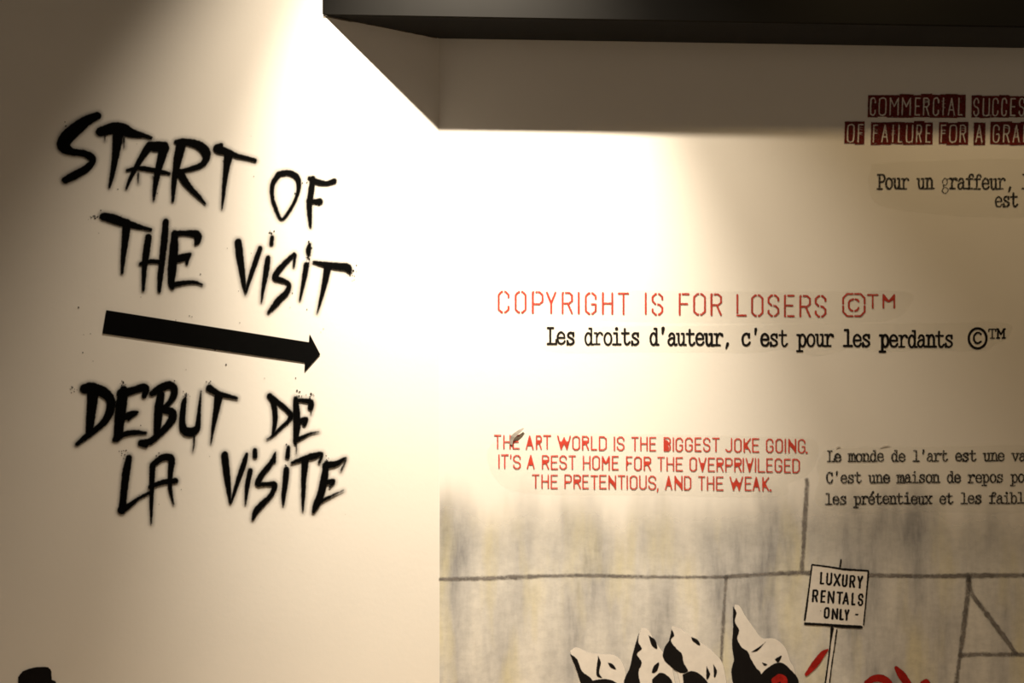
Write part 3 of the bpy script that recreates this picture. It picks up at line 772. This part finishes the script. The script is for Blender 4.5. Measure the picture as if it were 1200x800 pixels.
painted_stone([(861,708),(867,710),(874,722),(884,736),(893,747),(908,748),(920,758),(926,774),(932,790),(926,830),(890,842),(866,826),(862,790),(860,745)],
              [[(859,710),(863,718),(861,728),(866,738),(864,748),(869,758),(876,763),(880,772),(886,782),(892,790),(890,812),(864,808),(857,788),(860,772),(858,758),(859,735)], [(880,764),(892,756),(897,752),(888,762)], [(893,776),(899,778),(896,780)], [(908,772),(916,768),(912,776)]], [[(888,794),(900,782),(914,776),(926,784),(936,800),(926,828),(892,832)]],
              'tallest white and black painted stone beside the placard pole')

def red_dab(strokes, label):
    P = strokes[0][0]
    f = Field()
    for s in strokes: f.stroke(s)
    o = f.build('painted_dab', M_mred, 'R', None, 0.6, 1.5, 0.0018)
    tag(o, label, 'painted dab', 'red dabs in the mural')
red_dab([[(945,790,2.0),(955,778,4.0),(964,766,3.2),(970,761,1.0)]], 'slanting red brush dab touching the placard pole')
red_dab([[(908,797,4.0),(914,794,4.5),(919,798,4.0),(916,812,4)]], 'small red dab low in front of the tallest painted stone')
red_dab([[(1016,800,3.5),(1024,795,4.0),(1034,795,4.5),(1042,802,4.0),(1030,812,6)]], 'wide rounded red dab right of the placard pole')
red_dab([[(1050,782,2.0),(1056,790,4.5),(1063,800,4.5),(1070,812,4)]], 'tapered red dab beside the wide rounded red one')
red_dab([[(1081,800,2.5),(1086,798,2.5),(1090,806,3)]], 'tiny red dab furthest right at the bottom of the mural')

# ------------------------------------------------------------------ black silhouette low on the left wall
o = Field().poly([(x / 10, 740 + y / 10) for x, y in [(190,760),(215,640),(212,530),(265,465),(340,432),(430,415),(520,412),(565,416),(590,440),(602,470),(608,560),(625,570),(650,576),(664,610),(670,680),(640,760)]]).build('painted_silhouette', M_mblack, 'L', None, 0.5, 1.4, 0.0015)
tag(o, 'small black flat topped silhouette painted low at the far left of the left wall', 'painted silhouette')

# ------------------------------------------------------------------ peeling flap of film over the red lettering
def flap():
    base = unproject(np.array([598.5, 601.5]), np.array([520.0, 521.0]), 'R', 0.002)
    n3 = np.array([nR[0], nR[1], 0])
    rows = [((597.4, 520.6), (600.4, 521.0), 0.0019), ((597.6, 514.5), (601.4, 516.0), 0.003), ((598.6, 510.6), (603.4, 512.6), 0.005), ((602.6, 507.0), (607.2, 509.0), 0.006), ((608.0, 503.4), (611.4, 505.2), 0.006), ((612.8, 501.0), (614.4, 501.9), 0.005)]
    v, f = [], []
    for a, b, off in rows:
        v += [unproject(a[0], a[1], 'R', off), unproject(b[0], b[1], 'R', off + 0.001)]
    for a, b, off in rows:
        v += [unproject(a[0], a[1], 'R', off) + n3 * 0.0006, unproject(b[0], b[1], 'R', off + 0.001) + n3 * 0.0006]
    k = len(rows)
    for i in range(k - 1):
        f += [(2*i, 2*i+1, 2*i+3, 2*i+2), (2*k+2*i, 2*k+2*i+2, 2*k+2*i+3, 2*k+2*i+1),
              (2*i, 2*i+2, 2*k+2*i+2, 2*k+2*i), (2*i+1, 2*k+2*i+1, 2*k+2*i+3, 2*i+3)]
    f += [(0, 2*k, 2*k+1, 1), (2*k-2, 2*k-1, 4*k-1, 4*k-2)]
    v = np.array(v)
    return mesh_obj('peeling_flap', v, f, plain('grey_peeled_film', (0.34, 0.31, 0.28, 1), 0.5, 0.2, 200), None, v.mean(0))
tag(flap(), 'small grey peeling flap sticking out over the word THE in the red text', 'peeling film')
def curl(a, b, lift, label):
    v, f = [], []
    N = 8
    for i in range(N + 1):
        s = i / N
        x, y = a[0] + (b[0] - a[0]) * s, a[1] + (b[1] - a[1]) * s
        h = math.sin(math.pi * s)
        v += [unproject(x, y + 0.4, 'R', 0.0018), unproject(x, y - 1.6 * h - 0.2, 'R', 0.002 + lift * h), unproject(x + .3, y - 1.9 * h - 0.4, 'R', 0.0018 + lift * h * 0.8)]
    for i in range(N):
        k = 3 * i
        f += [(k, k + 1, k + 4, k + 3), (k + 1, k + 2, k + 5, k + 4)]
    v = np.array(v)
    o = mesh_obj('film_curl', v, f, M_wall, None, v.mean(0))
    tag(o, label, 'peeling film', 'lifted curls of film')
curl((1030,524.5), (1043,522), 0.0008, 'longer pale lifted curl of film above the word monde')
curl((979,525), (985,523.4), 0.0008, 'short pale lifted curl of film above the word Le')
